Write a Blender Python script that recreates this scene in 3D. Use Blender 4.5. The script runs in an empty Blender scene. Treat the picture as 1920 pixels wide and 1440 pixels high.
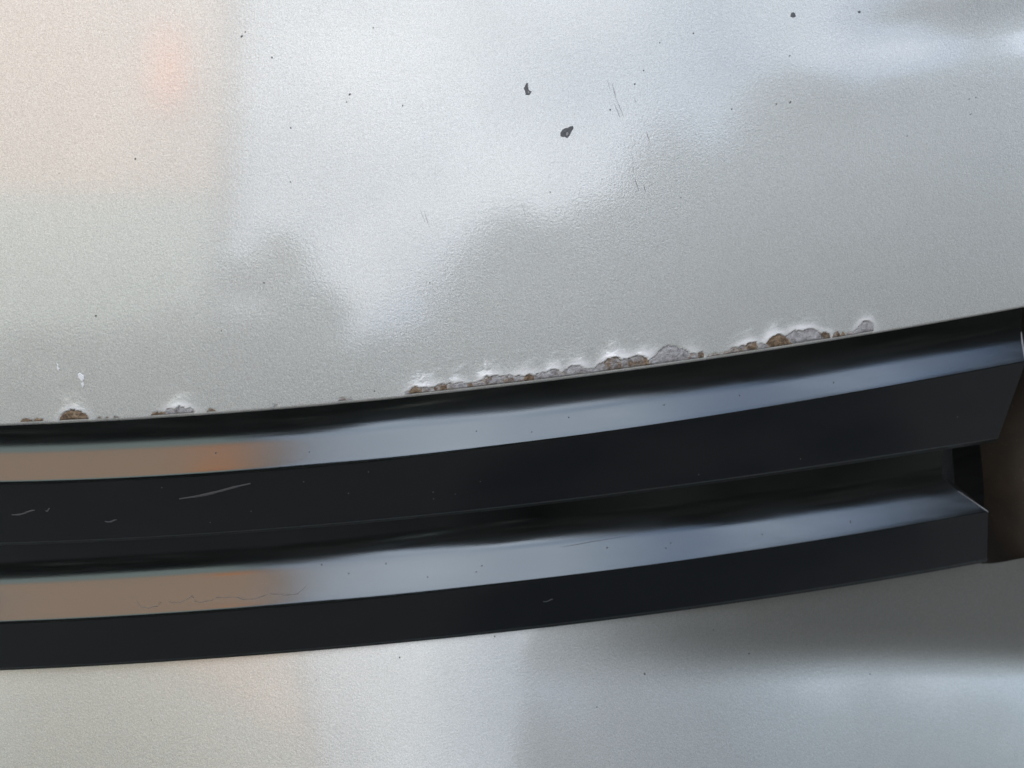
import bpy, math, random
import numpy as np
from mathutils import Vector, Matrix, noise

# ------------------------------------------------------------------ camera, sky, sun, exposure
SC = bpy.context.scene
COL = SC.collection
Z0 = 0.72                                   # the hood edge stands 0.72 m above the ground
R = math.radians

cd = bpy.data.cameras.new('camera'); cam = bpy.data.objects.new('camera', cd); COL.objects.link(cam)
cam.location = (0, -0.31212, Z0 + 0.28103); cam.rotation_euler = (R(48), 0, 0)
cd.sensor_width = 36; cd.lens = 30; cd.clip_start = 0.01; cd.clip_end = 500
cd.dof.use_dof = True; cd.dof.focus_distance = 0.425; cd.dof.aperture_fstop = 9
SC.camera = cam

SUN_EL, SUN_AZ = R(24), R(-34)              # low sun behind the car: the nose stands in its own shade
w = bpy.data.worlds.new('World'); SC.world = w; w.use_nodes = True
nt = w.node_tree; bg = nt.nodes['Background']; bg.inputs['Strength'].default_value = 0.12
sky = nt.nodes.new('ShaderNodeTexSky'); sky.sky_type = 'NISHITA'; sky.sun_disc = False
sky.sun_elevation = SUN_EL; sky.sun_rotation = SUN_AZ; sky.air_density = 1.0; sky.dust_density = 0.7; sky.ozone_density = 2.2
def wn(t, **kw):
    n = nt.nodes.new(t)
    for k, v in kw.items(): setattr(n, k, v)
    return n
tc = wn('ShaderNodeTexCoord'); sx = wn('ShaderNodeSeparateXYZ'); nt.links.new(tc.outputs['Generated'], sx.inputs[0])
def wmath(op, a, b):
    n = wn('ShaderNodeMath', operation=op)
    for i, v in enumerate((a, b)):
        if isinstance(v, (int, float)): n.inputs[i].default_value = v
        else: nt.links.new(v, n.inputs[i])
    return n.outputs[0]
zz = wmath('ADD', wmath('MAXIMUM', sx.outputs[2], 0.0), 0.22)
cx = wn('ShaderNodeCombineXYZ')
nt.links.new(wmath('DIVIDE', sx.outputs[0], zz), cx.inputs[0]); nt.links.new(wmath('DIVIDE', sx.outputs[1], zz), cx.inputs[1])
cx.inputs[2].default_value = 3.1
nz = wn('ShaderNodeTexNoise'); nz.inputs['Scale'].default_value = 1.5; nz.inputs['Detail'].default_value = 5; nz.inputs['Roughness'].default_value = 0.55
nt.links.new(cx.outputs[0], nz.inputs['Vector'])
cr = wn('ShaderNodeValToRGB'); cr.color_ramp.elements[0].position = 0.37; cr.color_ramp.elements[1].position = 0.66
cr.color_ramp.elements[0].color = (0.03, 0.03, 0.03, 1)
cr.color_ramp.elements[1].color = (0.85, 0.85, 0.85, 1)
nt.links.new(nz.outputs['Fac'], cr.inputs[0])
mx = wn('ShaderNodeMixRGB'); nt.links.new(cr.outputs[0], mx.inputs[0]); nt.links.new(sky.outputs[0], mx.inputs[1])
mx.inputs[2].default_value = (9.6, 9.6, 9.6, 1)
nt.links.new(mx.outputs[0], bg.inputs['Color'])

sd = bpy.data.lights.new('sun', 'SUN'); sd.energy = 2.2; sd.angle = R(0.5); sd.color = (1.0, 0.89, 0.76)
sun = bpy.data.objects.new('sun', sd); COL.objects.link(sun)
sdir = Vector((math.sin(SUN_AZ) * math.cos(SUN_EL), math.cos(SUN_AZ) * math.cos(SUN_EL), math.sin(SUN_EL)))
sun.rotation_euler = sdir.to_track_quat('Z', 'Y').to_euler(); sun.location = (0, 6, 6)

SC.view_settings.view_transform = 'Standard'; SC.view_settings.look = 'None'
SC.view_settings.exposure = 1.58; SC.view_settings.gamma = 1.0

# ------------------------------------------------------------------ helpers
random.seed(7); RNG = np.random.default_rng(7)
def mesh_from(name, V, F, smooth=True):
    me = bpy.data.meshes.new(name); me.from_pydata([tuple(map(float, v)) for v in V], [], F)
    if smooth: me.polygons.foreach_set('use_smooth', [True] * len(me.polygons))
    me.update(); return me
def grid_mesh(name, P, smooth=True, flip=False):
    """P: array (rows, cols, 3) -> quad grid."""
    r, c, _ = P.shape
    idx = np.arange(r * c).reshape(r, c)
    q = np.stack([idx[:-1, :-1], idx[:-1, 1:], idx[1:, 1:], idx[1:, :-1]], -1).reshape(-1, 4)
    if flip: q = q[:, ::-1]
    me = bpy.data.meshes.new(name)
    me.vertices.add(r * c); me.vertices.foreach_set('co', P.reshape(-1).astype(np.float32))
    n = len(q); me.loops.add(n * 4); me.loops.foreach_set('vertex_index', q.reshape(-1).astype(np.int32))
    me.polygons.add(n); me.polygons.foreach_set('loop_start', np.arange(0, n * 4, 4, dtype=np.int32))
    me.polygons.foreach_set('use_smooth', np.full(n, smooth))
    me.update(calc_edges=True); me.validate(); return me
def obj(name, me, mat=None, parent=None, **props):
    o = bpy.data.objects.new(name, me); COL.objects.link(o)
    if mat is not None and me is not None: me.materials.append(mat)
    if parent is not None: o.parent = parent; o.matrix_parent_inverse = Matrix.Translation(-parent.location) if parent.type == 'EMPTY' else Matrix()
    for k, v in props.items(): o[k] = v
    return o
def thing(name, label, cat, loc, group=None):
    o = bpy.data.objects.new(name, None); COL.objects.link(o); o.location = loc
    o['label'] = label; o['category'] = cat
    if group: o['group'] = group
    return o
def vattr(me, name, vals):
    a = me.attributes.new(name, 'FLOAT', 'POINT'); a.data.foreach_set('value', np.asarray(vals, np.float32).reshape(-1))
def sstep(a, b, x):
    t = np.clip((x - a) / (b - a), 0, 1); return t * t * (3 - 2 * t)
def box(V, F, x0, x1, y0, y1, z0, z1):
    b = len(V)
    V += [(x0, y0, z0), (x1, y0, z0), (x1, y1, z0), (x0, y1, z0), (x0, y0, z1), (x1, y0, z1), (x1, y1, z1), (x0, y1, z1)]
    F += [(b, b+3, b+2, b+1), (b+4, b+5, b+6, b+7), (b, b+1, b+5, b+4), (b+1, b+2, b+6, b+5), (b+2, b+3, b+7, b+6), (b+3, b, b+4, b+7)]
def box_obj(name, b, mat, parent):
    V, F = [], []; box(V, F, *b); return obj(name, mesh_from(name, V, F, False), mat, parent)

# ------------------------------------------------------------------ materials
class M:
    def __init__(s, name, **kw):
        s.m = bpy.data.materials.new(name); s.m.use_nodes = True; s.t = s.m.node_tree; s.b = s.t.nodes['Principled BSDF']
        s.tc = s.t.nodes.new('ShaderNodeTexCoord')
        for k, v in kw.items(): s.set(k, v)
    def set(s, k, v):
        i = s.b.inputs[k]
        if isinstance(v, bpy.types.NodeSocket): s.t.links.new(v, i)
        else: i.default_value = (*v, 1) if isinstance(v, tuple) and len(v) == 3 else v
    def n(s, t, **kw):
        n = s.t.nodes.new(t)
        for k, v in kw.items(): setattr(n, k, v)
        return n
    def lk(s, v, i):
        if isinstance(v, bpy.types.NodeSocket): s.t.links.new(v, i)
        else: i.default_value = (*v, 1) if isinstance(v, tuple) and len(v) == 3 and i.type == 'RGBA' else v
    def noise(s, scale, detail=2, rough=0.5, stretch=None, dist=0.0):
        n = s.n('ShaderNodeTexNoise'); n.inputs['Scale'].default_value = scale; n.inputs['Detail'].default_value = detail
        n.inputs['Roughness'].default_value = rough; n.inputs['Distortion'].default_value = dist
        v = s.tc.outputs['Object']
        if stretch:
            mp = s.n('ShaderNodeMapping'); s.t.links.new(v, mp.inputs[0]); mp.inputs['Scale'].default_value = stretch; v = mp.outputs[0]
        s.t.links.new(v, n.inputs['Vector']); return n.outputs['Fac']
    def ramp(s, f, stops):
        r = s.n('ShaderNodeValToRGB'); e = r.color_ramp.elements
        while len(e) < len(stops): e.new(0.5)
        for q, (p, c) in zip(e, stops):
            q.position = p; q.color = (c, c, c, 1) if not isinstance(c, tuple) else (*c, 1)
        s.lk(f, r.inputs[0]); return r.outputs[0]
    def mix(s, f, a, b, mode='MIX'):
        n = s.n('ShaderNodeMixRGB', blend_type=mode); s.lk(f, n.inputs[0]); s.lk(a, n.inputs[1]); s.lk(b, n.inputs[2]); return n.outputs[0]
    def math(s, op, a, b=0.0):
        n = s.n('ShaderNodeMath', operation=op); s.lk(a, n.inputs[0]); s.lk(b, n.inputs[1]); return n.outputs[0]
    def bump(s, h, dist, strength=1.0, normal=None):
        n = s.n('ShaderNodeBump'); n.inputs['Distance'].default_value = dist; n.inputs['Strength'].default_value = strength
        s.lk(h, n.inputs['Height'])
        if normal is not None: s.t.links.new(normal, n.inputs['Normal'])
        return n.outputs[0]
    def attr(s, name):
        n = s.n('ShaderNodeAttribute', attribute_name=name); return n.outputs['Fac']

def paint(name, chalk_highlight=False, metal=0.45, r0=0.42, r1=0.50, dk=1.0, coat=1.0):
    m = M(name)
    fine = m.noise(900, 2, 0.6); flake = m.noise(2600, 1, 0.5); big = m.noise(9, 3, 0.55)
    c = m.mix(m.ramp(flake, [(0.30, 0.0), (0.70, 1.0)]), (0.50 * dk, 0.51 * dk, 0.485 * dk), (0.83 * dk, 0.855 * dk, 0.82 * dk))
    c = m.mix(m.ramp(big, [(0.35, 0.0), (0.7, 0.25)]), c, (0.56 * dk, 0.57 * dk, 0.53 * dk))
    met, rough = metal, m.ramp(big, [(0.3, r0), (0.7, r1)])
    if chalk_highlight:
        k = m.attr('chalk_highlight'); c = m.mix(k, c, (0.93, 0.93, 0.93))  # chalky white at rust edges; brightness of the lifted lip put into the colour
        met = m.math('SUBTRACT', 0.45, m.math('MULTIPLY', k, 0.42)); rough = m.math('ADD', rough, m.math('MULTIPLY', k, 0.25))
    m.set('Base Color', c); m.set('Metallic', met); m.set('Roughness', rough)
    nb = m.bump(fine, 0.00022, 0.48); nb = m.bump(flake, 0.00010, 0.55, nb)
    m.set('Normal', nb); m.set('Coat Weight', coat); m.set('Coat Roughness', 0.05); m.set('Coat IOR', 1.88)
    m.set('Coat Normal', m.bump(fine, 0.00022, 0.11))
    return m.m
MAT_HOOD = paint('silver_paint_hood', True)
MAT_BUMP = paint('silver_paint_bumper', False, 0.88, 0.42, 0.48, 0.76, 0.6)

def plastic(name, col=0.0006, ior=2.4, r0=0.08, r1=0.19):
    m = M(name)
    st = m.noise(60, 4, 0.6, (0.12, 1, 1)); fine = m.noise(1100, 2); big = m.noise(22, 4, 0.6)
    dust = m.ramp(m.noise(13, 6, 0.68, (0.35, 1, 1)), [(0.50, 0.0), (0.74, 0.55)])
    m.set('Base Color', m.mix(dust, m.mix(m.ramp(big, [(0.4, 0.0), (0.75, 0.5)]), (col, col, col * 1.15), (col * 2.6, col * 2.5, col * 2.5)), (col * 30, col * 27, col * 24)))
    m.set('Roughness', m.math('ADD', m.ramp(st, [(0.3, r0), (0.75, r1)]), m.math('MULTIPLY', fine, 0.06)))
    m.set('IOR', ior); m.set('Specular Tint', (0.82, 0.92, 1.0))
    m.set('Normal', m.bump(fine, 0.00006, 0.22))
    return m.m
MAT_SLAT = plastic('black_grille_plastic')
MAT_BACK = plastic('black_backing_plastic', 0.0015, 1.4, 0.5, 0.7)

def rustmat():
    m = M('rusted_metal')
    r = m.attr('rust'); n1 = m.noise(420, 4, 0.65, None, 0.6); n2 = m.noise(1500, 3, 0.6)
    brown = m.ramp(n1, [(0.32, (0.055, 0.038, 0.025)), (0.5, (0.19, 0.130, 0.078)), (0.7, (0.35, 0.27, 0.18))])
    grey = m.ramp(n1, [(0.30, (0.17, 0.165, 0.165)), (0.5, (0.36, 0.355, 0.36)), (0.72, (0.50, 0.50, 0.51))])
    f = m.ramp(m.math('ADD', r, m.math('SUBTRACT', m.math('MULTIPLY', m.noise(300, 3, 0.6), 1.3), 0.65)), [(0.40, 0.0), (0.74, 1.0)])
    c = m.mix(f, grey, brown)
    c = m.mix(m.ramp(n2, [(0.58, 0.0), (0.72, 0.7)]), c, (0.08, 0.055, 0.04))
    m.set('Base Color', m.mix(m.math('MULTIPLY', m.attr('rim'), 0.75), c, (0.03, 0.027, 0.026)))
    m.set('Roughness', 0.85); m.set('Normal', m.bump(n2, 0.0005, 0.9, m.bump(n1, 0.0008, 0.6)))
    return m.m
MAT_RUST = rustmat()
def simple(name, col, rough=0.6, metallic=0.0, var=0.25, scale=300, bump=0.0):
    m = M(name); n = m.noise(scale, 3)
    m.set('Base Color', m.mix(n, tuple(c * (1 - var) for c in col), tuple(c * (1 + var) for c in col)))
    m.set('Roughness', rough); m.set('Metallic', metallic)
    if bump: m.set('Normal', m.bump(n, bump, 0.6))
    return m.m
MAT_CHIP = simple('bare_chip_primer', (0.11, 0.115, 0.12), 0.6, 0, 0.75, 1300, 0.0005)
MAT_DIRT = simple('dark_dirt', (0.09, 0.09, 0.09), 0.8)
MAT_SCR = simple('paint_scratch', (0.30, 0.31, 0.31), 0.6)
MAT_WHITE = simple('white_residue', (0.85, 0.86, 0.86), 0.7)
MAT_SCUFF = simple('grey_scuff', (0.10, 0.10, 0.105), 0.6, 0, 0.5, 1500)
MAT_WORN = simple('worn_pale_plastic', (0.24, 0.25, 0.27), 0.5, 0, 0.4, 700)
MAT_STAIN = simple('dried_water_stain', (0.15, 0.135, 0.125), 0.5)

# ------------------------------------------------------------------ the nose of the car: plan curves and heights (metres)
YH = [-0.125758, 0.21906, 0.176645, 0.000554]        # hood edge, y over x
Y1 = [-0.197667, 0.229759, 0.174051, -0.012181]      # slat fronts
Z1B = [0.069081, -0.086973, -0.037067, -0.070574]    # lower edge of the upper slat
Z2T = [0.20755, -0.119095, -0.052084, -0.123045]    # upper front edge of the lower slat
Z2B = [0.290849, -0.158246, -0.079348, -0.15707]    # its lower edge
def cub(c, x):
    """Cubic inside the measured span, straight beyond it."""
    x = np.asarray(x, float); xc = np.clip(x, -0.30, 0.33); d = np.polyder(c)
    return np.polyval(c, xc) + np.polyval(d, xc) * (x - xc)
_ss = np.linspace(0, 0.8, 1601)
_th = np.pi / 2 - np.radians(32 + 4 * np.clip(_ss / 0.10, 0, 1))
_th = _th - np.radians(38) * sstep(0.26, 0.75, _ss)
_py = np.concatenate([[0], np.cumsum(np.cos(_th[:-1]) * 0.0005)]); _pz = np.concatenate([[0], np.cumsum(np.sin(_th[:-1]) * 0.0005)])
def hood_base(x, s):
    return np.stack([x, cub(YH, x) + np.interp(s, _ss, _py), Z0 + np.interp(s, _ss, _pz)], -1)
def hood_norm(x, s):
    e = 2e-4; s = np.maximum(s, 0)
    a = hood_base(x + e, s) - hood_base(x - e, s); b = hood_base(x, s + 2 * e) - hood_base(x, s)
    n = np.cross(a, b); n /= np.linalg.norm(n, axis=-1, keepdims=True); return n

PATCHES = [[(-0.2275, 0.0024, 0.0018, 0.9)], [(-0.2221, 0.0019, 0.0018, 0.8)], [(-0.2058, 0.0053, 0.0048, 1.0), (-0.2011, 0.0019, 0.002, 0.6)], [(-0.194, 0.001, 0.001, 0.8)], [(-0.1906, 0.0007, 0.001, 0.7)], [(-0.1865, 0.001, 0.0013, 0.6)], [(-0.1684, 0.0017, 0.0018, 0.8), (-0.1652, 0.002, 0.0015, 0.7)], [(-0.161, 0.0024, 0.0028, 0.3), (-0.1571, 0.0024, 0.0036, 0.25), (-0.1536, 0.0024, 0.0026, 0.35)], [(-0.1428, 0.0017, 0.0018, 0.8)], [(-0.1131, 0.001, 0.0008, 0.6)], [(-0.0816, 0.0018, 0.0016, 0.5), (-0.0786, 0.0013, 0.001, 0.5)], [(-0.0497, 0.0018, 0.0021, 0.6), (-0.0466, 0.0028, 0.0037, 0.75), (-0.0425, 0.0023, 0.0026, 0.4), (-0.0389, 0.0031, 0.0021, 0.4)], [(-0.0343, 0.0036, 0.0037, 0.75), (-0.0299, 0.0031, 0.0034, 0.5), (-0.0255, 0.0036, 0.0034, 0.2), (-0.0209, 0.0021, 0.0024, 0.6)], [(-0.0183, 0.0021, 0.0024, 0.5), (-0.0157, 0.0026, 0.0034, 0.4), (-0.0118, 0.0036, 0.005, 0.55), (-0.0079, 0.0031, 0.005, 0.3), (-0.0031, 0.0042, 0.0045, 0.55), (0.0016, 0.0026, 0.0032, 0.4)], [(0.0042, 0.0024, 0.0032, 0.5), (0.0084, 0.0026, 0.0035, 0.9), (0.0127, 0.0032, 0.0029, 0.3), (0.0164, 0.0032, 0.0035, 0.3), (0.0201, 0.0035, 0.0046, 0.35), (0.0233, 0.0019, 0.0027, 0.6)], [(0.027, 0.0032, 0.0035, 0.5), (0.0313, 0.0043, 0.0051, 0.35), (0.0356, 0.0022, 0.0032, 0.3), (0.0405, 0.0032, 0.0027, 0.15)], [(0.0453, 0.0033, 0.0049, 0.45), (0.0502, 0.0049, 0.007, 0.55), (0.0562, 0.0038, 0.0054, 0.35), (0.0622, 0.005, 0.0062, 0.6), (0.0666, 0.0028, 0.0044, 0.8)], [(0.0721, 0.0036, 0.0046, 0.3), (0.0788, 0.0062, 0.009, 0.12), (0.0852, 0.0045, 0.006, 0.15)], [(0.0913, 0.0034, 0.003, 0.5), (0.0958, 0.0017, 0.0039, 0.6)], [(0.1034, 0.0034, 0.0017, 0.5), (0.1086, 0.0023, 0.0014, 0.6)], [(0.1137, 0.0035, 0.003, 0.55), (0.1183, 0.0026, 0.0039, 0.6)], [(0.1229, 0.0035, 0.0047, 0.75), (0.1275, 0.0021, 0.0031, 0.4), (0.1309, 0.0021, 0.0028, 0.6)], [(0.1368, 0.0051, 0.0067, 1.0), (0.142, 0.003, 0.0045, 0.9)], [(0.1467, 0.0054, 0.0073, 0.25), (0.1537, 0.0057, 0.007, 0.2), (0.1591, 0.0024, 0.0039, 0.6)], [(0.1632, 0.0027, 0.004, 0.75)], [(0.1698, 0.0018, 0.0031, 0.8), (0.1734, 0.0012, 0.0023, 0.7)], [(0.177, 0.0018, 0.0023, 0.5)], [(0.1812, 0.0024, 0.0023, 0.3), (0.1861, 0.004, 0.0063, 0.25)]]
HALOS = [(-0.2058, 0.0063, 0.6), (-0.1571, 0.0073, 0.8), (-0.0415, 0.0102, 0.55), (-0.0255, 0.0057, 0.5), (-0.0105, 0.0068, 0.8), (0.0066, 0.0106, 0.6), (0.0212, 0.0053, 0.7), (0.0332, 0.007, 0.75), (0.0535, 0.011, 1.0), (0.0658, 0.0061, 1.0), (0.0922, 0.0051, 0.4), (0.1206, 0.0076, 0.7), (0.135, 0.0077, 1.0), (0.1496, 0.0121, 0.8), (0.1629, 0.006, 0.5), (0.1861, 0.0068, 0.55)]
CHIPS = [[(0.0069, 0.1423), (0.0076, 0.1421), (0.0075, 0.1404), (0.0082, 0.1387), (0.0094, 0.138), (0.0089, 0.1373), (0.0081, 0.1365), (0.0064, 0.1368), (0.0061, 0.1386), (0.0055, 0.1397), (0.0061, 0.1411)], [(0.0292, 0.1207), (0.0295, 0.1197), (0.0286, 0.1182), (0.0276, 0.1163), (0.0264, 0.1151), (0.0251, 0.1159), (0.0241, 0.1158), (0.0231, 0.1165), (0.0232, 0.1182), (0.0241, 0.1195), (0.0254, 0.1199), (0.0267, 0.12), (0.0277, 0.1206)], [(0.14, 0.1639), (0.1399, 0.1631), (0.1391, 0.1627), (0.1383, 0.1628), (0.1373, 0.1633), (0.1372, 0.1641), (0.1376, 0.1649), (0.1381, 0.1653), (0.1391, 0.1652), (0.1396, 0.1647)], [(0.1749, 0.1627), (0.1747, 0.1622), (0.1741, 0.1621), (0.1735, 0.1624), (0.1732, 0.1629), (0.1735, 0.1633), (0.1741, 0.1634), (0.1747, 0.1631)]]
SPECKS = [(-0.0747, 0.1423, 0.00081, 0.00054), (-0.1709, 0.1184, 0.00068, 0.00054), (-0.1922, 0.0485, 0.00068, 0.00054), (0.0878, 0.1593, 0.00054, 0.00054), (0.0711, 0.1561, 0.00054, 0.00043), (0.0634, 0.1438, 0.00049, 0.00049), (0.0591, 0.1377, 0.00059, 0.00049), (0.0472, 0.1267, 0.00054, 0.00054), (0.1082, 0.1216, 0.00049, 0.00043), (0.1312, 0.122, 0.00038, 0.00065), (0.1385, 0.1221, 0.00094, 0.00043), (0.2379, 0.1137, 0.00054, 0.00038), (0.2419, 0.1141, 0.00043, 0.00043), (0.2394, 0.106, 0.00081, 0.00035), (0.2034, 0.0989, 0.0007, 0.00032), (0.1374, 0.1446, 0.0007, 0.00038), (-0.1222, 0.1703, 0.00076, 0.00059), (-0.1205, 0.1721, 0.00049, 0.00043), (-0.1091, 0.1604, 0.00043, 0.00054), (-0.0961, 0.1666, 0.00049, 0.00043), (-0.1016, 0.1288, 0.00049, 0.00054), (-0.092, 0.1411, 0.00038, 0.00043), (-0.0508, 0.1358, 0.00043, 0.00043), (-0.0192, 0.101, 0.00049, 0.00049), (-0.1158, 0.0592, 0.00049, 0.00054), (-0.1793, 0.0513, 0.00043, 0.00054), (-0.2047, 0.1133, 0.00035, 0.00035), (-0.1697, 0.1247, 0.00035, 0.00043), (-0.1023, 0.1045, 0.00038, 0.00054), (0.0051, 0.0915, 0.00051, 0.00043), (0.0184, 0.0906, 0.00046, 0.00046), (0.0424, 0.0843, 0.00038, 0.00054), (-0.0636, 0.1713, 0.00038, 0.00038), (0.0867, 0.0878, 0.00038, 0.00038), (-0.0762, 0.139, 0.00038, 0.00043), (-0.171, 0.0229, 0.00035, 0.00065), (-0.1361, 0.0383, 0.00035, 0.00043), (0.0472, 0.0646, 0.00032, 0.00032), (0.083, 0.0815, 0.00054, 0.00032), (-0.0448, 0.0047, 0.00038, 0.00049), (-0.0664, 0.0035, 0.00054, 0.00043), (0.2558, 0.1404, 0.00054, 0.00054), (0.2648, 0.1471, 0.00065, 0.00043), (-0.1382, 0.1349, 0.0004, 0.0004), (-0.0392, 0.053, 0.00032, 0.00054), (-0.1613, 0.0687, 0.00027, 0.00043), (-0.0856, 0.0495, 0.00027, 0.00054), (0.1055, 0.0184, 0.00027, 0.00035), (0.2059, 0.0539, 0.00027, 0.00035), (0.1651, 0.0361, 0.00027, 0.00035)]
SCRATCHES = [(0.0481, 0.1388, 0.0502, 0.1311, 0.00043), (0.0502, 0.1314, 0.054, 0.1226, 0.00038), (0.0492, 0.1292, 0.0522, 0.1225, 0.00035), (0.0652, 0.1151, 0.0669, 0.1099, 0.00032), (0.0585, 0.1046, 0.0592, 0.0956, 0.00024), (0.0597, 0.093, 0.062, 0.0869, 0.00043), (0.0643, 0.0898, 0.0655, 0.0861, 0.00043), (0.0046, 0.0868, 0.0067, 0.0801, 0.00027), (-0.0415, 0.087, -0.0389, 0.0786, 0.00024), (-0.0433, 0.0879, -0.0411, 0.0813, 0.00022), (0.0457, 0.1412, 0.0468, 0.1366, 0.00024), (0.0589, 0.1312, 0.06, 0.1291, 0.00032)]
WHITE = [[(-0.2115, 0.0276), (-0.2106, 0.0265), (-0.211, 0.0255), (-0.2101, 0.0245), (-0.2109, 0.0235), (-0.2115, 0.0248), (-0.2112, 0.026)], [(-0.2023, 0.0219), (-0.2011, 0.0223), (-0.1997, 0.021), (-0.1996, 0.0192), (-0.2007, 0.018), (-0.2013, 0.0191), (-0.2022, 0.0201)], [(-0.201, 0.0175), (-0.2002, 0.018), (-0.2001, 0.016), (-0.2007, 0.0152)]]


ALL = [l for p in PATCHES for l in p]
def vnoise(x, f, o): return np.array([noise.noise((float(v) * f, o, 0.37)) for v in np.asarray(x).ravel()]).reshape(np.shape(x))
def rust_height(x, lobes=None):
    """Height above the hood edge to which the metal is bare."""
    h = np.zeros_like(x); rl = np.zeros_like(x)
    for cxx, r, hh, rr in (lobes or ALL):
        q = np.clip(1 - ((x - cxx) / (r * 1.25)) ** 2, 0, 1) ** 0.5 * hh
        rl = np.where(q > h, rr, rl); h = np.maximum(h, q)
    return h, rl
def jag(x): return vnoise(x, 700, 1.0) * 0.0008 + vnoise(x, 2100, 2.0) * 0.0006
def hood_disp(x1, s):
    """Blister: the paint lifts and curls up just above the bare metal; bare metal lies lower."""
    h, _ = rust_height(x1)
    h = h + (h > 0) * jag(x1)
    amp = np.zeros_like(x1)
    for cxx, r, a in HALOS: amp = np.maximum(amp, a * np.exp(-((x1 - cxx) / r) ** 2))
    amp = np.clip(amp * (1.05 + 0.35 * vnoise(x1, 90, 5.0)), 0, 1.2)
    H, A = h[None, :], amp[None, :]
    inside = (s[:, None] < H)
    Hm = np.max([np.roll(h, k) for k in range(-4, 5)], 0); kern = np.exp(-(np.arange(-8, 9) / 3.5) ** 2); H2 = np.convolve(Hm, kern / kern.sum(), 'same')[None, :]
    d = np.clip(s[:, None] - np.maximum(H, H2), 0, None); dx = x1[len(x1) // 2 + 1] - x1[len(x1) // 2]
    for k in range(1, 13):                                  # distance to the ragged edge in the plane of the panel
        for sh in (k, -k): d = np.minimum(d, np.hypot(k * dx, np.clip(s[:, None] - np.roll(H2[0], sh)[None, :], 0, None)))
    near = s < 0.020; n2 = np.zeros((len(s), len(x1)))
    for i in np.nonzero(near)[0]:
        n2[i] = [noise.noise((float(v) * 170, float(s[i]) * 230, 3.0)) + 0.35 * noise.noise((float(v) * 700, float(s[i]) * 700, 6.0)) for v in x1]
    d = d * np.clip(1 + 0.5 * n2, 0.3, 2.2)
    lip = 0.0008 * A * np.exp(-(d / 0.0042) ** 1.3) * (s[:, None] > -0.0001)
    bulge = np.where(inside, -0.00025, lip)
    chalk_highlight = np.where(inside, 0.2, np.exp(-(d / (0.0011 + 0.0019 * A)) ** 2.4) * np.clip(A * 1.05, 0, 0.9)) * (s[:, None] >= 0)
    return bulge, np.clip(chalk_highlight, 0, 1)
def dents(x, s):
    d = 0 * x
    for cxx, cs, rx, rs, a in [(0.235, 0.172, 0.030, 0.016, 0.0017), (0.285, 0.150, 0.040, 0.012, -0.0022), (0.200, 0.152, 0.035, 0.014, -0.0013),
                               (0.300, 0.182, 0.030, 0.014, 0.0012), (0.165, 0.135, 0.05, 0.02, 0.0006), (-0.15, 0.09, 0.08, 0.05, 0.0004), (0.02, 0.06, 0.07, 0.04, -0.0004)]:
        d = d + a * np.exp(-((x - cxx) / rx) ** 2 - ((s - cs) / rs) ** 2)
    return d

CAR = thing('car', 'silver car nose with rusting hood edge above two black grille slats', 'car', (-0.3, 0.6, 0))

# hood: fine rows at the corroded edge, rolled hem below
xcols = np.concatenate([np.linspace(-0.62, -0.31, 24)[:-1], np.linspace(-0.31, 0.33, 1070), np.linspace(0.33, 0.62, 24)[1:]])
srow = np.concatenate([np.arange(0, 0.016, 0.0004), 0.016 + (np.linspace(0, 1, 70) ** 1.5) * 0.62])
XX, SS = np.meshgrid(xcols, srow)
P = hood_base(XX, SS); N = hood_norm(XX, SS)
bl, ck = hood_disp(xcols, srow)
P = P + N * (bl + dents(XX, SS))[..., None]
up = hood_base(xcols, np.full_like(xcols, 0.002)) - hood_base(xcols, np.zeros_like(xcols)); up /= np.linalg.norm(up, axis=-1, keepdims=True)
n0 = hood_norm(xcols, np.zeros_like(xcols)); RH = 0.0016
hem = []
for ph in np.radians([178, 160, 135, 110, 85, 60, 35, 15]):
    hem.append(P[0] - RH * n0 + RH * (math.cos(ph) * n0 - math.sin(ph) * up))
hem_in = [hem[0] + up * 0.02, hem[0] + up * 0.008]
PH = np.concatenate([np.stack(hem_in), np.stack(hem), P], 0)
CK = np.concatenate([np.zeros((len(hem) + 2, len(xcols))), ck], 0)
me = grid_mesh('hood', PH); vattr(me, 'chalk_highlight', CK)
HOOD = obj('hood', me, MAT_HOOD, CAR, label='silver hood panel with peeling rusty lower edge')

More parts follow.
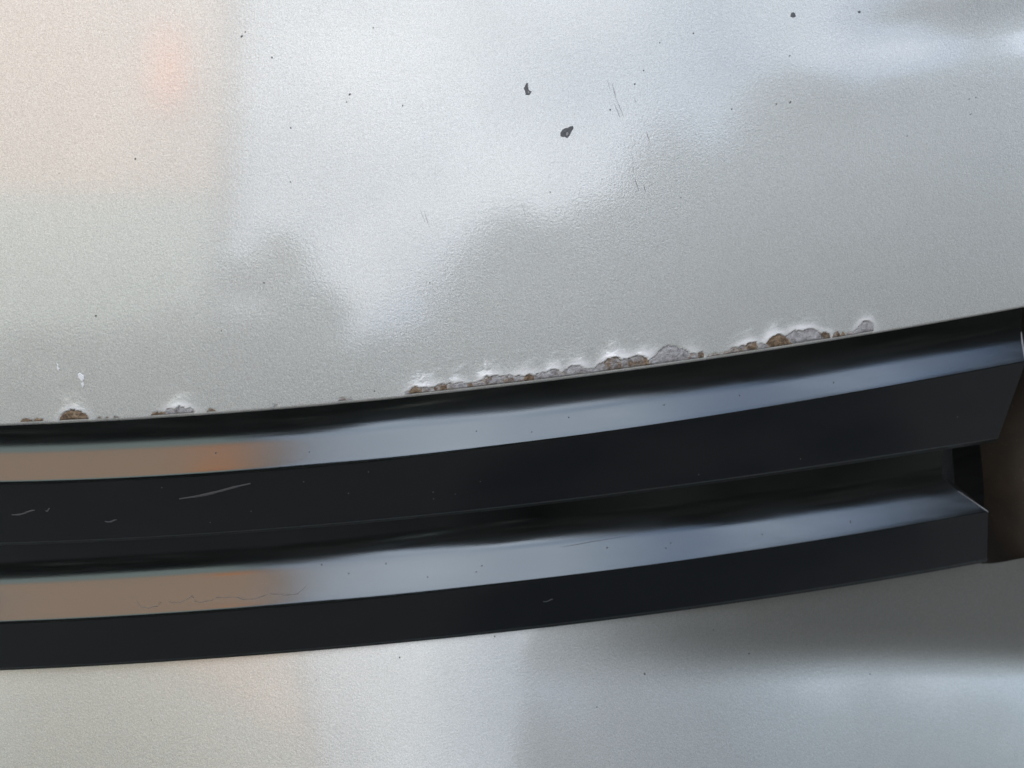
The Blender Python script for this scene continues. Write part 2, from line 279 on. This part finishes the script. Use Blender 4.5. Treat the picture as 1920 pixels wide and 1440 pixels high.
for lobes in PATCHES:
    x0 = min(l[0] - l[1] * 1.25 for l in lobes); x1 = max(l[0] + l[1] * 1.25 for l in lobes)
    nx = max(8, int((x1 - x0) / 0.00035)); nt_ = 12
    xs = np.linspace(x0, x1, nx); h, rl = rust_height(xs, lobes)
    h = np.maximum(h + jag(xs) * np.clip(h / 0.0015, 0.3, 1), 0.0002)
    base = 0.0003
    t = np.linspace(0, 1, nt_)[:, None]
    S = base + t * np.maximum(h - base, 0.00005)[None, :]; X = np.repeat(xs[None, :], nt_, 0)
    lump = np.array([[noise.noise((float(a) * 420, float(b) * 420, 4.0)) + 0.6 * noise.noise((float(a) * 1200, float(b) * 1200, 8.0)) for a, b in zip(ra, rb)] for ra, rb in zip(X, S)])
    dome = 0 * X
    for cxx, r, hh, rr in lobes:
        q = 1 - ((X - cxx) / (r * 1.2)) ** 2 - ((S - hh * 0.35) / (hh * 0.7)) ** 2
        dome = np.maximum(dome, np.clip(q, 0, 1) ** 0.5 * min(0.0005, hh * 0.12))
    edge = np.clip(1 - ((t - 0.5) * 2) ** 6, 0, 1)
    off = -0.0002 + (0.0003 + dome + lump * 0.00028) * edge
    rim = np.clip((t - 0.86) / 0.14, 0, 1) ** 1.5 * np.clip(h / 0.004, 0.3, 1)[None, :] + 0 * X
    Pp = hood_base(X, S) + hood_norm(X, S) * off[..., None]
    pm = grid_mesh('rust_patch', Pp); vattr(pm, 'rust', np.repeat(rl[None, :], nt_, 0)); vattr(pm, 'rim', rim)
    obj('rust_patch', pm, MAT_RUST, HOOD)

def on_hood(x, s, off):
    x = np.atleast_1d(np.asarray(x, float)); s = np.atleast_1d(np.asarray(s, float))
    return hood_base(x, s) + hood_norm(x, s) * (off + dents(x, s))[:, None]
def blob(name, pts, mat, rise=0.00018, parent=None, surf=on_hood):
    """Small irregular flake: outline on the surface, bevelled up to a slightly smaller top."""
    pts = np.array(pts); c = pts.mean(0); n = len(pts)
    a = surf(pts[:, 0], pts[:, 1], 0.00002); b = surf(c[0] + (pts[:, 0] - c[0]) * 0.86, c[1] + (pts[:, 1] - c[1]) * 0.86, rise); top = surf(c[0], c[1], rise)
    V = list(a) + list(b) + list(top)
    F = [(i, (i + 1) % n, n + (i + 1) % n, n + i) for i in range(n)] + [(n + i, n + (i + 1) % n, 2 * n) for i in range(n)]
    return obj(name, mesh_from(name, V, F, False), mat, parent)
def fine(pts, k=4, amp=0.00016):
    pts = np.array(pts); out = []
    for i in range(len(pts)):
        a, b = pts[i], pts[(i + 1) % len(pts)]
        for j in range(k):
            f = j / k; p = a * (1 - f) + b * f
            out.append(p + RNG.normal(0, amp, 2) * (0.6 if j else 0.3))
    return out
for i, c in enumerate(CHIPS): blob('paint_chip', fine(c, 3 if i < 2 else 1, 0.00014), MAT_CHIP, 0.00012, HOOD)
MAT_PRIMER = simple('grey_primer', (0.30, 0.305, 0.31), 0.6, 0, 0.3, 1500)
blob('primer', fine([(0.0258, 0.1174), (0.0262, 0.1181), (0.0269, 0.1179), (0.0271, 0.1172), (0.0265, 0.1163), (0.0259, 0.1164)], 2, 0.0001), MAT_PRIMER, 0.0002, HOOD)
blob('primer', fine([(0.0072, 0.1386), (0.0078, 0.1384), (0.0084, 0.1377), (0.0078, 0.1372)], 2, 0.0001), MAT_PRIMER, 0.0002, HOOD)
for x, s, a, b in SPECKS[:18] + SPECKS[18::2]:
    a *= 0.85; b *= 0.85; th = RNG.uniform(0, 3.14); pts = []
    for k in range(8):
        q = k / 8 * 2 * math.pi; rr = RNG.uniform(0.65, 1.15); u, v = a * rr * math.cos(q), b * rr * math.sin(q)
        pts.append((x + u * math.cos(th * 0.3) - v * math.sin(th * 0.3), s + u * math.sin(th * 0.3) + v * math.cos(th * 0.3)))
    blob('dirt_speck', pts, MAT_DIRT, 0.00015, HOOD)
def streak(name, x0, s0, x1, s1, wd, mat, parent, surf=on_hood, lift=0.00006, n=9):
    t = np.linspace(0, 1, n); x = x0 + (x1 - x0) * t; s = s0 + (s1 - s0) * t
    d = np.array([x1 - x0, s1 - s0]); d /= np.linalg.norm(d); pr = np.array([-d[1], d[0]])
    w_ = wd * 0.5 * np.sin(np.pi * np.clip(t, 0.04, 0.96)) ** 0.5 * RNG.uniform(0.5, 1.2, n); j = RNG.normal(0, wd * 0.25, n)
    rows = [surf(x + pr[0] * (j + k * w_), s + pr[1] * (j + k * w_), lift * (1 if k == 0 else 0.2)) for k in (-1, 0, 1)]
    return obj(name, grid_mesh(name, np.stack(rows)), mat, parent)
for x0, s0, x1, s1, wd in SCRATCHES: streak('scratch', x0, s0, x1, s1, wd, MAT_SCR, HOOD)
for c in WHITE: blob('white_residue', fine(c, 3, 0.00012), MAT_WHITE, 0.0003, HOOD)

# ------------------------------------------------------------------ grille slats
def slat(front_y, front_z, low_y, low_z, shelf, x_lo, end_x, label, a0, back_rise):
    """Loft: concave shelf at the back, flat shelf, rounded nose, front face, rounded foot, underside."""
    nu = 260; u = np.linspace(0, 1, nu)
    rows = []; tags = []
    xref = x_lo + u * (end_x(0.0) - x_lo)
    L = shelf(xref); RF = 0.024 + 0.018 * sstep(-0.12, 0.14, xref); amax = np.radians(74 - 13 * sstep(-0.12, 0.14, xref))
    rb = 0.0042 + (0.0011 - 0.0042) * sstep(-0.10, 0.10, xref)
    prof = []                                               # (dy back from front edge, dz, face-fraction) as arrays over u
    # fillet, from the back wall down to the shelf
    fx, fz = L * math.cos(a0), L * math.sin(a0)
    cxx, czz = fx - RF * math.sin(a0), fz + RF * math.cos(a0)
    for fr_ in [0] + list(np.linspace(0, 1, 14)):
        ang = amax * (1 - fr_) + a0 * fr_
        prof.append((cxx + RF * np.sin(ang), czz - RF * np.cos(ang)))
    prof[0] = (prof[1][0] + back_rise / np.tan(amax), prof[1][1] + back_rise)
    for f in (0.7, 0.45, 0.22): prof.append((L * f * math.cos(a0), L * f * math.sin(a0)))
    # nose: arc tangent to shelf and front face
    bot = low_z(xref) - front_z(xref); off = low_y - front_y
    fa = np.arctan2(off, -bot)                              # front face leans back by this much
    n_s = np.array([-math.sin(a0), math.cos(a0)])
    turn = (np.pi / 2 - fa) - 0 * a0                        # direction of the face (down, back)
    k = rb
    for ang in np.linspace(0, 1, 9):
        th = (np.pi / 2 + a0) * (1 - ang) + (np.pi + fa) * ang   # outward normal angle measured from +y
        nx_, nz_ = np.cos(th), np.sin(th)
        # arc centre so that both tangent lines pass through the corner (0, 0)
        half = ((np.pi + fa) - (np.pi / 2 + a0)) / 2; mid = ((np.pi + fa) + (np.pi / 2 + a0)) / 2
        d = k / np.cos(half)
        prof.append((-d * np.cos(mid) + k * nx_, -d * np.sin(mid) + k * nz_))
    for f in (0.25, 0.5, 0.75, 0.93): prof.append((off * f + 0 * u, bot * f))
    prof += [(off + 0 * u, bot), (off + 0.0001 + 0 * u, bot), (off + 0.03 + 0 * u, bot + 0.002), (off + 0.055 + 0 * u, bot + 0.004)]
    back = sum(1 for _ in prof)
    rows = []
    for dy, dz in prof:
        dy = dy + 0 * u; dz = dz + 0 * u
        xe = end_x(dy, dz)
        x = x_lo + u * (xe - x_lo)
        rows.append(np.stack([x, cub(Y1, x) + front_y + dy, Z0 + front_z(x) + dz], -1))
    Pm = np.stack(rows)
    me = grid_mesh('grille_slat', Pm, flip=True)
    o = obj('grille_slat', me, MAT_SLAT, CAR, label=label)
    # end cap, set in under the rim of the last section
    endp = Pm[:, -1, :]; V = list(endp); n = len(endp)
    cap = obj('end_cap', mesh_from('end_cap', V, [tuple(range(n))], False), MAT_BACK, o)
    return o, Pm
def xe1(dy, dz=0.0): return 0.2885 - 0.12 * np.clip(dy, 0, 0.03) + 0.04 * np.clip(-np.asarray(dz), 0, 0.07)
def xe2(dy, dz=0.0): return 0.3040 - 1.45 * np.clip(dy, 0, 0.021) * (np.asarray(dz) > 0) + 0.30 * np.clip(-np.asarray(dz), 0, 0.07)
A1, A2 = R(40), R(33.5)                                       # shelf slopes
SL1, PM1 = slat(0.0, lambda x: -0.030 + 0 * x, -0.008, lambda x: cub(Z1B, x), lambda x: 0.0125 - 0.0015 * sstep(-0.1, 0.15, x), -0.5, xe1, 'upper black plastic slat nearest the hood edge', A1, 0.006)
SL2, PM2 = slat(-0.018, lambda x: cub(Z2T, x), -0.028, lambda x: cub(Z2B, x), lambda x: 0.0175 - 0.003 * sstep(-0.1, 0.2, x), -0.5, xe2, 'lower black plastic slat above the silver bumper', A2, 0.030)

def on_shelf(fy, fz, a):
    def f(x, d, off):
        x = np.atleast_1d(np.asarray(x, float)); d = np.atleast_1d(np.asarray(d, float))
        return np.stack([x, cub(Y1, x) + fy + d * math.cos(a) - off * math.sin(a), Z0 + fz(x) + d * math.sin(a) + off * math.cos(a)], -1)
    return f
def on_face(fy, fz, lo_y, lo_z):
    def f(x, d, off):                                       # d: fraction of the face's height, from its upper edge
        x = np.atleast_1d(np.asarray(x, float)); d = np.atleast_1d(np.asarray(d, float))
        return np.stack([x, cub(Y1, x) + fy + (lo_y - fy) * d - off, Z0 + fz(x) + (lo_z(x) - fz(x)) * d], -1)
    return f
z1t = lambda x: -0.030 + 0 * x
SH1, FC1 = on_shelf(0, z1t, A1), on_face(0, z1t, -0.008, lambda x: cub(Z1B, x))
SH2, FC2 = on_shelf(-0.018, lambda x: cub(Z2T, x), A2), on_face(-0.018, lambda x: cub(Z2T, x), -0.028, lambda x: cub(Z2B, x))
def rnd(x, d, a, b, n=8): return [(x + a * RNG.uniform(0.6, 1.15) * math.cos(q), d + b * RNG.uniform(0.6, 1.15) * math.sin(q)) for q in np.linspace(0, 2 * math.pi, n, endpoint=False)]
for x, d, a, b in [(0.079, 0.0095, 0.0008, 0.0005), (0.173, 0.0072, 0.0004, 0.0005), (0.029, 0.0100, 0.0005, 0.0004), (-0.018, 0.0088, 0.0004, 0.0004), (0.120, 0.0085, 0.0005, 0.0004), (-0.10, 0.007, 0.0004, 0.0004), (-0.145, 0.010, 0.0005, 0.0005), (0.010, 0.005, 0.0004, 0.0003)]:
    blob('dirt_speck', rnd(x, d, a, b), MAT_DIRT, 0.0002, SL1, SH1)
for x, d, a, b in [(-0.13, 0.022, 0.0009, 0.0005), (-0.105, 0.020, 0.0004, 0.0007), (-0.070, 0.0175, 0.0005, 0.0005), (-0.017, 0.0110, 0.0005, 0.0005), (-0.020, 0.008, 0.0006, 0.0003), (-0.090, 0.014, 0.0004, 0.0004), (-0.047, 0.008, 0.0004, 0.0006), (0.208, 0.0080, 0.0005, 0.0011), (0.055, 0.013, 0.0006, 0.0005), (0.093, 0.011, 0.0006, 0.0004), (0.09, 0.0085, 0.0005, 0.0004), (0.15, 0.0085, 0.0005, 0.0004)]:
    blob('dirt_speck', rnd(x, d, a, b), MAT_DIRT, 0.0002, SL2, SH2)
streak('scratch', -0.1655, 0.33, -0.129, 0.20, 0.0017, MAT_SCUFF, SL1, lambda x, d, o: FC1(x, d if np.ndim(d) else np.array([d]), o), 0.0002, 14) if False else None
def face_streak(surf, parent, x0, d0, x1, d1, wd, mat=MAT_SCUFF, name='scratch', n=14):
    t = np.linspace(0, 1, n); x = x0 + (x1 - x0) * t; d = d0 + (d1 - d0) * t + 0.015 * np.sin(t * 5)
    w_ = wd * (np.sin(np.pi * np.clip(t, 0.05, 0.95)) ** 0.4) * RNG.uniform(0.75, 1.15, n) * 0.5
    rows = [surf(x, d + k * w_ / 0.056, 0.0003 if k == 0 else 0.00005) for k in (-1, 0, 1)]
    return obj(name, grid_mesh(name, np.stack(rows), flip=True), mat, parent)
face_streak(FC1, SL1, -0.1645, 0.36, -0.1290, 0.21, 0.0021)
face_streak(FC1, SL1, -0.2470, 0.50, -0.2350, 0.45, 0.0015)
face_streak(FC1, SL1, -0.2030, 0.66, -0.1970, 0.66, 0.0013)
face_streak(FC1, SL1, -0.2300, 0.45, -0.2275, 0.43, 0.0014)
face_streak(FC2, SL2, 0.0180, 0.45, 0.0235, 0.44, 0.0010)
for k in range(13):
    x = RNG.uniform(-0.28, 0.26); blob('dust_speck', rnd(x, RNG.uniform(0.12, 0.85), 0.00028, 0.005, 6), MAT_SCUFF, 0.0003, SL1, FC1)
streak('hairline_scratch', 0.028, 0.0165, 0.078, 0.0190, 0.00035, MAT_DIRT, SL2, SH2, 0.0002, 12)
# tide line of a dried puddle on the lower slat
def tide(pts):
    pts = np.array(pts); q = []
    for a, b in zip(pts[:-1], pts[1:]):
        for j in range(4): q.append(a + (b - a) * j / 4 + RNG.normal(0, 0.00018, 2))
    q = np.array(q); wd = RNG.uniform(0.00003, 0.00034, len(q))
    rows = [SH2(q[:, 0], q[:, 1] + k * wd, 0.00012 if k == 0 else 0.00002) for k in (-1, 0, 1)]
    obj('water_stain', grid_mesh('water_stain', np.stack(rows)), MAT_STAIN, SL2)
tide([(-0.2030, 0.0078), (-0.2005, 0.0048), (-0.1960, 0.0038), (-0.1915, 0.0046), (-0.1890, 0.0068)])
tide([(-0.1855, 0.0070), (-0.1840, 0.0058), (-0.1800, 0.0055), (-0.1765, 0.0070), (-0.1735, 0.0088), (-0.1720, 0.0062), (-0.1690, 0.0046), (-0.1640, 0.0055), (-0.1600, 0.0068), (-0.1500, 0.0062), (-0.1420, 0.0045), (-0.1380, 0.0050), (-0.1320, 0.0068), (-0.1230, 0.0055), (-0.1175, 0.0050), (-0.1150, 0.0075), (-0.1120, 0.0100)])
# worn pale arris at each slat's right end
for o, Pm, fr in ((SL1, PM1, (9, 24)), (SL2, PM2, (13, 27))):
    seg = Pm[fr[0]:fr[1], -1, :]; prev = Pm[fr[0]:fr[1], -2, :]; d = seg - prev; d /= np.linalg.norm(d, axis=-1, keepdims=True)
    nrm = np.array([0, -0.6, 0.8]); wv = 0.6 * (0.0004 + 0.0006 * np.sin(np.linspace(0.15, 2.7, len(seg))))[:, None]
    rows = [seg - d * wv * 1.4 + nrm * 0.00006, seg - d * wv * 0.2 + nrm * 0.0004, seg + d * wv * 0.5 + nrm * 0.0001, seg + d * wv * 0.4 - nrm * 0.0008]
    obj('worn_edge', grid_mesh('worn_edge', np.stack(rows), flip=True), MAT_WORN, o)

# ------------------------------------------------------------------ backing, headlight, bumper
xb = np.linspace(-0.62, 0.62, 70)
rows = [np.stack([xb, cub(YH, xb) + 0.014, Z0 + 0.012 + 0 * xb], -1), np.stack([xb, cub(YH, xb) + 0.060, Z0 + 0.004 + 0 * xb], -1),
        np.stack([xb, cub(Y1, xb) + 0.070, Z0 - 0.02 + 0 * xb], -1), np.stack([xb, cub(Y1, xb) + 0.070, Z0 - 0.30 + 0 * xb], -1)]
obj('grille_backing', grid_mesh('grille_backing', np.stack(rows), flip=True), MAT_BACK, CAR)

def headmat():
    m = M('smoked_headlight_lens'); n1 = m.noise(35, 4, 0.6); sp = m.noise(900, 2, 0.7)
    c = m.mix(n1, (0.022, 0.019, 0.016), (0.070, 0.056, 0.043))
    c = m.mix(m.ramp(sp, [(0.66, 0.0), (0.74, 0.55)]), c, (0.25, 0.23, 0.20))
    m.set('Base Color', c); m.set('Roughness', 0.45); m.set('IOR', 1.4); m.set('Normal', m.bump(sp, 0.0001, 0.4)); return m.m
MAT_LENS = headmat()
zl = np.concatenate([np.linspace(-0.012, -0.26, 40), np.linspace(-0.263, -0.29, 12)])                         # headlight: left edge bulges towards the slats
left = np.interp(zl, [-0.29, -0.275, -0.25, -0.22, -0.19, -0.16, -0.12, -0.085, -0.05, -0.03, -0.012], [0.392, 0.376, 0.352, 0.339, 0.332, 0.328, 0.320, 0.310, 0.303, 0.302, 0.312]); left = np.convolve(np.pad(left, 3, 'edge'), np.ones(7) / 7, 'valid')
v = np.linspace(0, 1, 30)
X = left[:, None] + v[None, :] * (0.60 - left[:, None])
Yl = cub(Y1, X) + 0.030 - 0.058 * sstep(0.10, 0.20, -zl)[:, None] + 0.05 * sstep(0.265, 0.29, -zl)[:, None] + 0.012 * (1 - np.minimum(v / 0.12, 1)[None, :]) ** 2 * 3 - 0.10 * (X - left[:, None])
Zl = Z0 + zl[:, None] + 0.05 * v[None, :] - 0.25 * np.clip(0.06 * v[None, :], 0, 1) * 0
lens_me = grid_mesh('headlight', np.stack([X, Yl, Zl], -1), flip=True)
HL = obj('headlight', lens_me, MAT_LENS, CAR, label='dark smoked headlight beside the slat ends')

def bumper():
    xg = np.concatenate([np.linspace(-0.62, -0.33, 16)[:-1], np.linspace(-0.33, 0.50, 260)])
    wall = 0.26 * np.clip(xg + 0.16, 0, 0.55) ** 2; on = sstep(-0.06, 0.24, xg)      # recessed upright wall under the slat end, taller towards the headlight
    ds = 0.0015
    y = cub(Y1, xg) + 0.012 - 0.020 * on; z = cub(Z2B, xg) + 0.022 + 0.010 * on
    tau = 0.045 * sstep(0.20, 0.335, xg); y = y - math.cos(R(69)) * tau; z = z - math.sin(R(69)) * tau    # behind the headlight the wall's top is trimmed away
    rows = []
    for i in range(240):
        rows.append(np.stack([xg, y, Z0 + z], -1))
        t = i * ds - 0.044 + tau
        k = (1 - sstep(wall - 0.012, wall + 0.030, t)) * on * sstep(-0.060, -0.050, t)
        a = (R(33) + R(5.5) * (1 - sstep(-0.26, -0.04, xg)) - R(7) * sstep(0.02, 0.2, xg) + R(40) * sstep(0.10, 0.22, t - 1.1 * wall)) * (1 - k) + R(69) * k
        y = y - np.cos(a) * ds; z = z - np.sin(a) * ds
    return np.stack(rows)
PB = bumper()
BU = obj('bumper', grid_mesh('bumper', PB, flip=True), MAT_BUMP, CAR, label='silver bumper below the slats, dark under the headlight')
_bx = PB[0, :, 0]
def on_bumper(x, s, off):
    x = np.atleast_1d(np.asarray(x, float)); s = np.atleast_1d(np.asarray(s, float)); out = []
    for a, b in zip(x, s):
        i = int(np.clip(np.searchsorted(_bx, a), 1, len(_bx) - 2)); j = int(np.clip(b / 0.0015 + 1, 1, len(PB) - 2))
        p = PB[j, i]; n = np.cross(PB[j, i + 1] - PB[j, i - 1], PB[j - 1, i] - PB[j + 1, i]); n = n / np.linalg.norm(n)
        if n[1] > 0: n = -n
        f = b / 0.0015 + 1 - j; q = p + (PB[j + 1, i] - p) * f; q = q + (a - q[0]) * (PB[j, i + 1] - PB[j, i]) / (PB[j, i + 1, 0] - PB[j, i, 0])
        out.append(q + n * off)
    return np.array(out)
for x, s, a, b in [(-0.064, 0.052, 0.0006, 0.0006), (0.125, 0.055, 0.0005, 0.0005), (0.150, 0.075, 0.0005, 0.0006), (0.08, 0.075, 0.0008, 0.0008), (-0.01, 0.045, 0.0005, 0.0006), (-0.11, 0.06, 0.0004, 0.0004), (-0.20, 0.075, 0.0004, 0.0004), (0.05, 0.09, 0.0004, 0.0004), (0.24, 0.10, 0.0004, 0.0004)]:
    blob('dirt_speck', rnd(x, s, a, b), MAT_DIRT, 0.0002, BU, on_bumper)

# ------------------------------------------------------------------ what the paint mirrors: ground, houses, hedge and trees behind the photographer
def asphalt():
    m = M('asphalt'); n = m.noise(180, 4, 0.7); b = m.noise(0.8, 4)
    m.set('Base Color', m.mix(n, (0.012, 0.012, 0.013), (0.028, 0.028, 0.028))); m.set('Roughness', 0.9); m.set('Normal', m.bump(n, 0.004, 0.6)); return m.m
V = [(-60, -60, 0), (60, -60, 0), (60, 60, 0), (-60, 60, 0)]
obj('ground', mesh_from('ground', V, [(0, 1, 2, 3)], False), asphalt(), None, kind='structure')

MAT_TAN = simple('tan_render', (0.46, 0.31, 0.215), 0.85, 0, 0.15, 6)
MAT_SAGE = simple('sage_render', (0.26, 0.31, 0.29), 0.85, 0, 0.12, 6)
MAT_TILE = simple('dark_roof', (0.08, 0.07, 0.065), 0.8, 0, 0.3, 20)
MAT_ORANGE = simple('orange_panel_paint', (0.85, 0.25, 0.02), 0.6, 0, 0.08, 10)
MAT_PANE = simple('window_glass', (0.03, 0.035, 0.04), 0.08)
MAT_FRAME = simple('white_frame', (0.75, 0.75, 0.73), 0.5)
def house(name, label, x0, x1, y0, y1, split, top, low_mat, up_mat, wins):
    h = thing(name, label, 'house', ((x0 + x1) / 2, (y0 + y1) / 2, 0))
    box_obj('wall', (x0, x1, y0, y1, 0, split), low_mat, h)
    box_obj('upper_wall', (x0 + 0.02, x1 - 0.02, y0 + 0.02, y1 + 0.02, split, top), up_mat, h)
    V = [(x0 - .3, y0 - .3, top), (x1 + .05, y0 - .3, top), (x1 + .05, y1 + .1, top), (x0 - .3, y1 + .1, top), ((x0 * 2 + x1) / 3, (y0 + y1) / 2, top + 1.2), ((x0 + x1 * 2) / 3, (y0 + y1) / 2, top + 1.2)]
    obj('roof', mesh_from('roof', V, [(3, 2, 5, 4), (1, 0, 4, 5), (0, 3, 4), (2, 1, 5), (0, 1, 2, 3)], False), MAT_TILE, h)
    for a, b, c, d in wins:
        wd = box_obj('window', (a, b, y1 + 0.03, y1 + 0.09, c, d), MAT_FRAME, h)
        box_obj('pane', (a + 0.08, b - 0.08, y1 + 0.085, y1 + 0.10, c + 0.08, d - 0.08), MAT_PANE, wd)
    return h
HA = house('house', 'tall tan rendered house with an added orange panel near its corner', -7.0, -0.80, -4.3, -3.3, 3.85, 8.2, MAT_SAGE, MAT_TAN, [(-5.9, -4.8, 4.4, 5.8), (-3.6, -2.6, 1.0, 2.3), (-6.0, -5.0, 1.0, 2.3)])
box_obj('added_orange_panel', (-1.36, -1.08, -3.27, -3.22, 4.5, 5.05), MAT_ORANGE, HA)  # unseen panel, added: orange stands in for the warm spot mirrored in the slat

LEAF = M('leaf_green'); _n = LEAF.noise(3, 2); LEAF.set('Base Color', LEAF.mix(_n, (0.015, 0.018, 0.018), (0.038, 0.042, 0.038))); LEAF.set('Roughness', 0.6)
BARK = simple('bark', (0.10, 0.075, 0.055), 0.9, 0, 0.3, 20)
def leaf_cards(n, centres, size):
    V, F = [], []
    for i in range(n):
        c, r = centres[i % len(centres)]
        d = RNG.normal(0, 1, 3); d /= np.linalg.norm(d); p = np.array(c) + d * r * RNG.uniform(0.45, 1.0)
        a = RNG.normal(0, 1, 3); a /= np.linalg.norm(a); b = np.cross(a, RNG.normal(0, 1, 3)); b /= np.linalg.norm(b); s_ = size * RNG.uniform(0.6, 1.3)
        k = len(V); V += [p - a * s_, p + b * s_ * 0.5, p + a * s_, p - b * s_ * 0.5]; F.append((k, k + 1, k + 2, k + 3))
    return V, F
def tree(label, x, y, h, r, cone=False):
    t = thing('tree', label, 'tree', (x, y, 0), 'dark evergreens in a row')
    V, F = [], []; k = 8
    for z, rr in [(0, 0.16), (h * 0.3, 0.12), (h * 0.6, 0.07), (h * 0.9, 0.02)]:
        V += [(x + rr * math.cos(q), y + rr * math.sin(q), z) for q in np.linspace(0, 2 * math.pi, k, endpoint=False)]
    for j in range(3): F += [(j * k + i, j * k + (i + 1) % k, (j + 1) * k + (i + 1) % k, (j + 1) * k + i) for i in range(k)]
    obj('trunk', mesh_from('trunk', V, F), BARK, t)
    cs = [((x + RNG.normal(0, r * 0.25), y + RNG.normal(0, r * 0.25), z), r * (max(0.12, 1.15 * (1 - z / h)) if cone else 0.95 if z < h * 0.7 else 0.7)) for z in np.linspace(0.3, h - r * 0.6, 22)]
    V, F = leaf_cards(7000, cs, 0.09); obj('crown', mesh_from('crown', V, F, False), LEAF.m, t)
tree('bushy evergreen beside the corner of the tan house', -0.30, -3.15, 3.35, 0.62, True)
for k in range(9):                                           # close row following the bend of the drive
    az = R(19.5 + 6.6 * k); d_ = 4.5 + 0.15 * math.sin(k * 2.1)
    tree('dark columnar evergreen, %s from the tan house in the row' % ['first', 'second', 'third', 'fourth', 'fifth', 'sixth', 'seventh', 'eighth', 'ninth'][k], d_ * math.sin(az), -d_ * math.cos(az), [4.0, 4.1, 4.0, 4.35, 4.55, 4.3, 3.9, 3.7, 3.7][k], 0.68)
V, F = leaf_cards(7000, [((xx, -2.75, zz), 0.33) for xx in np.arange(-3.2, 0.9, 0.35) for zz in (0.35, 0.8, 1.25, 1.6, 1.95)], 0.09)
hd = obj('hedge', mesh_from('hedge', V, F, False), LEAF.m, None, label='clipped green hedge in front of the tan house', category='hedge')
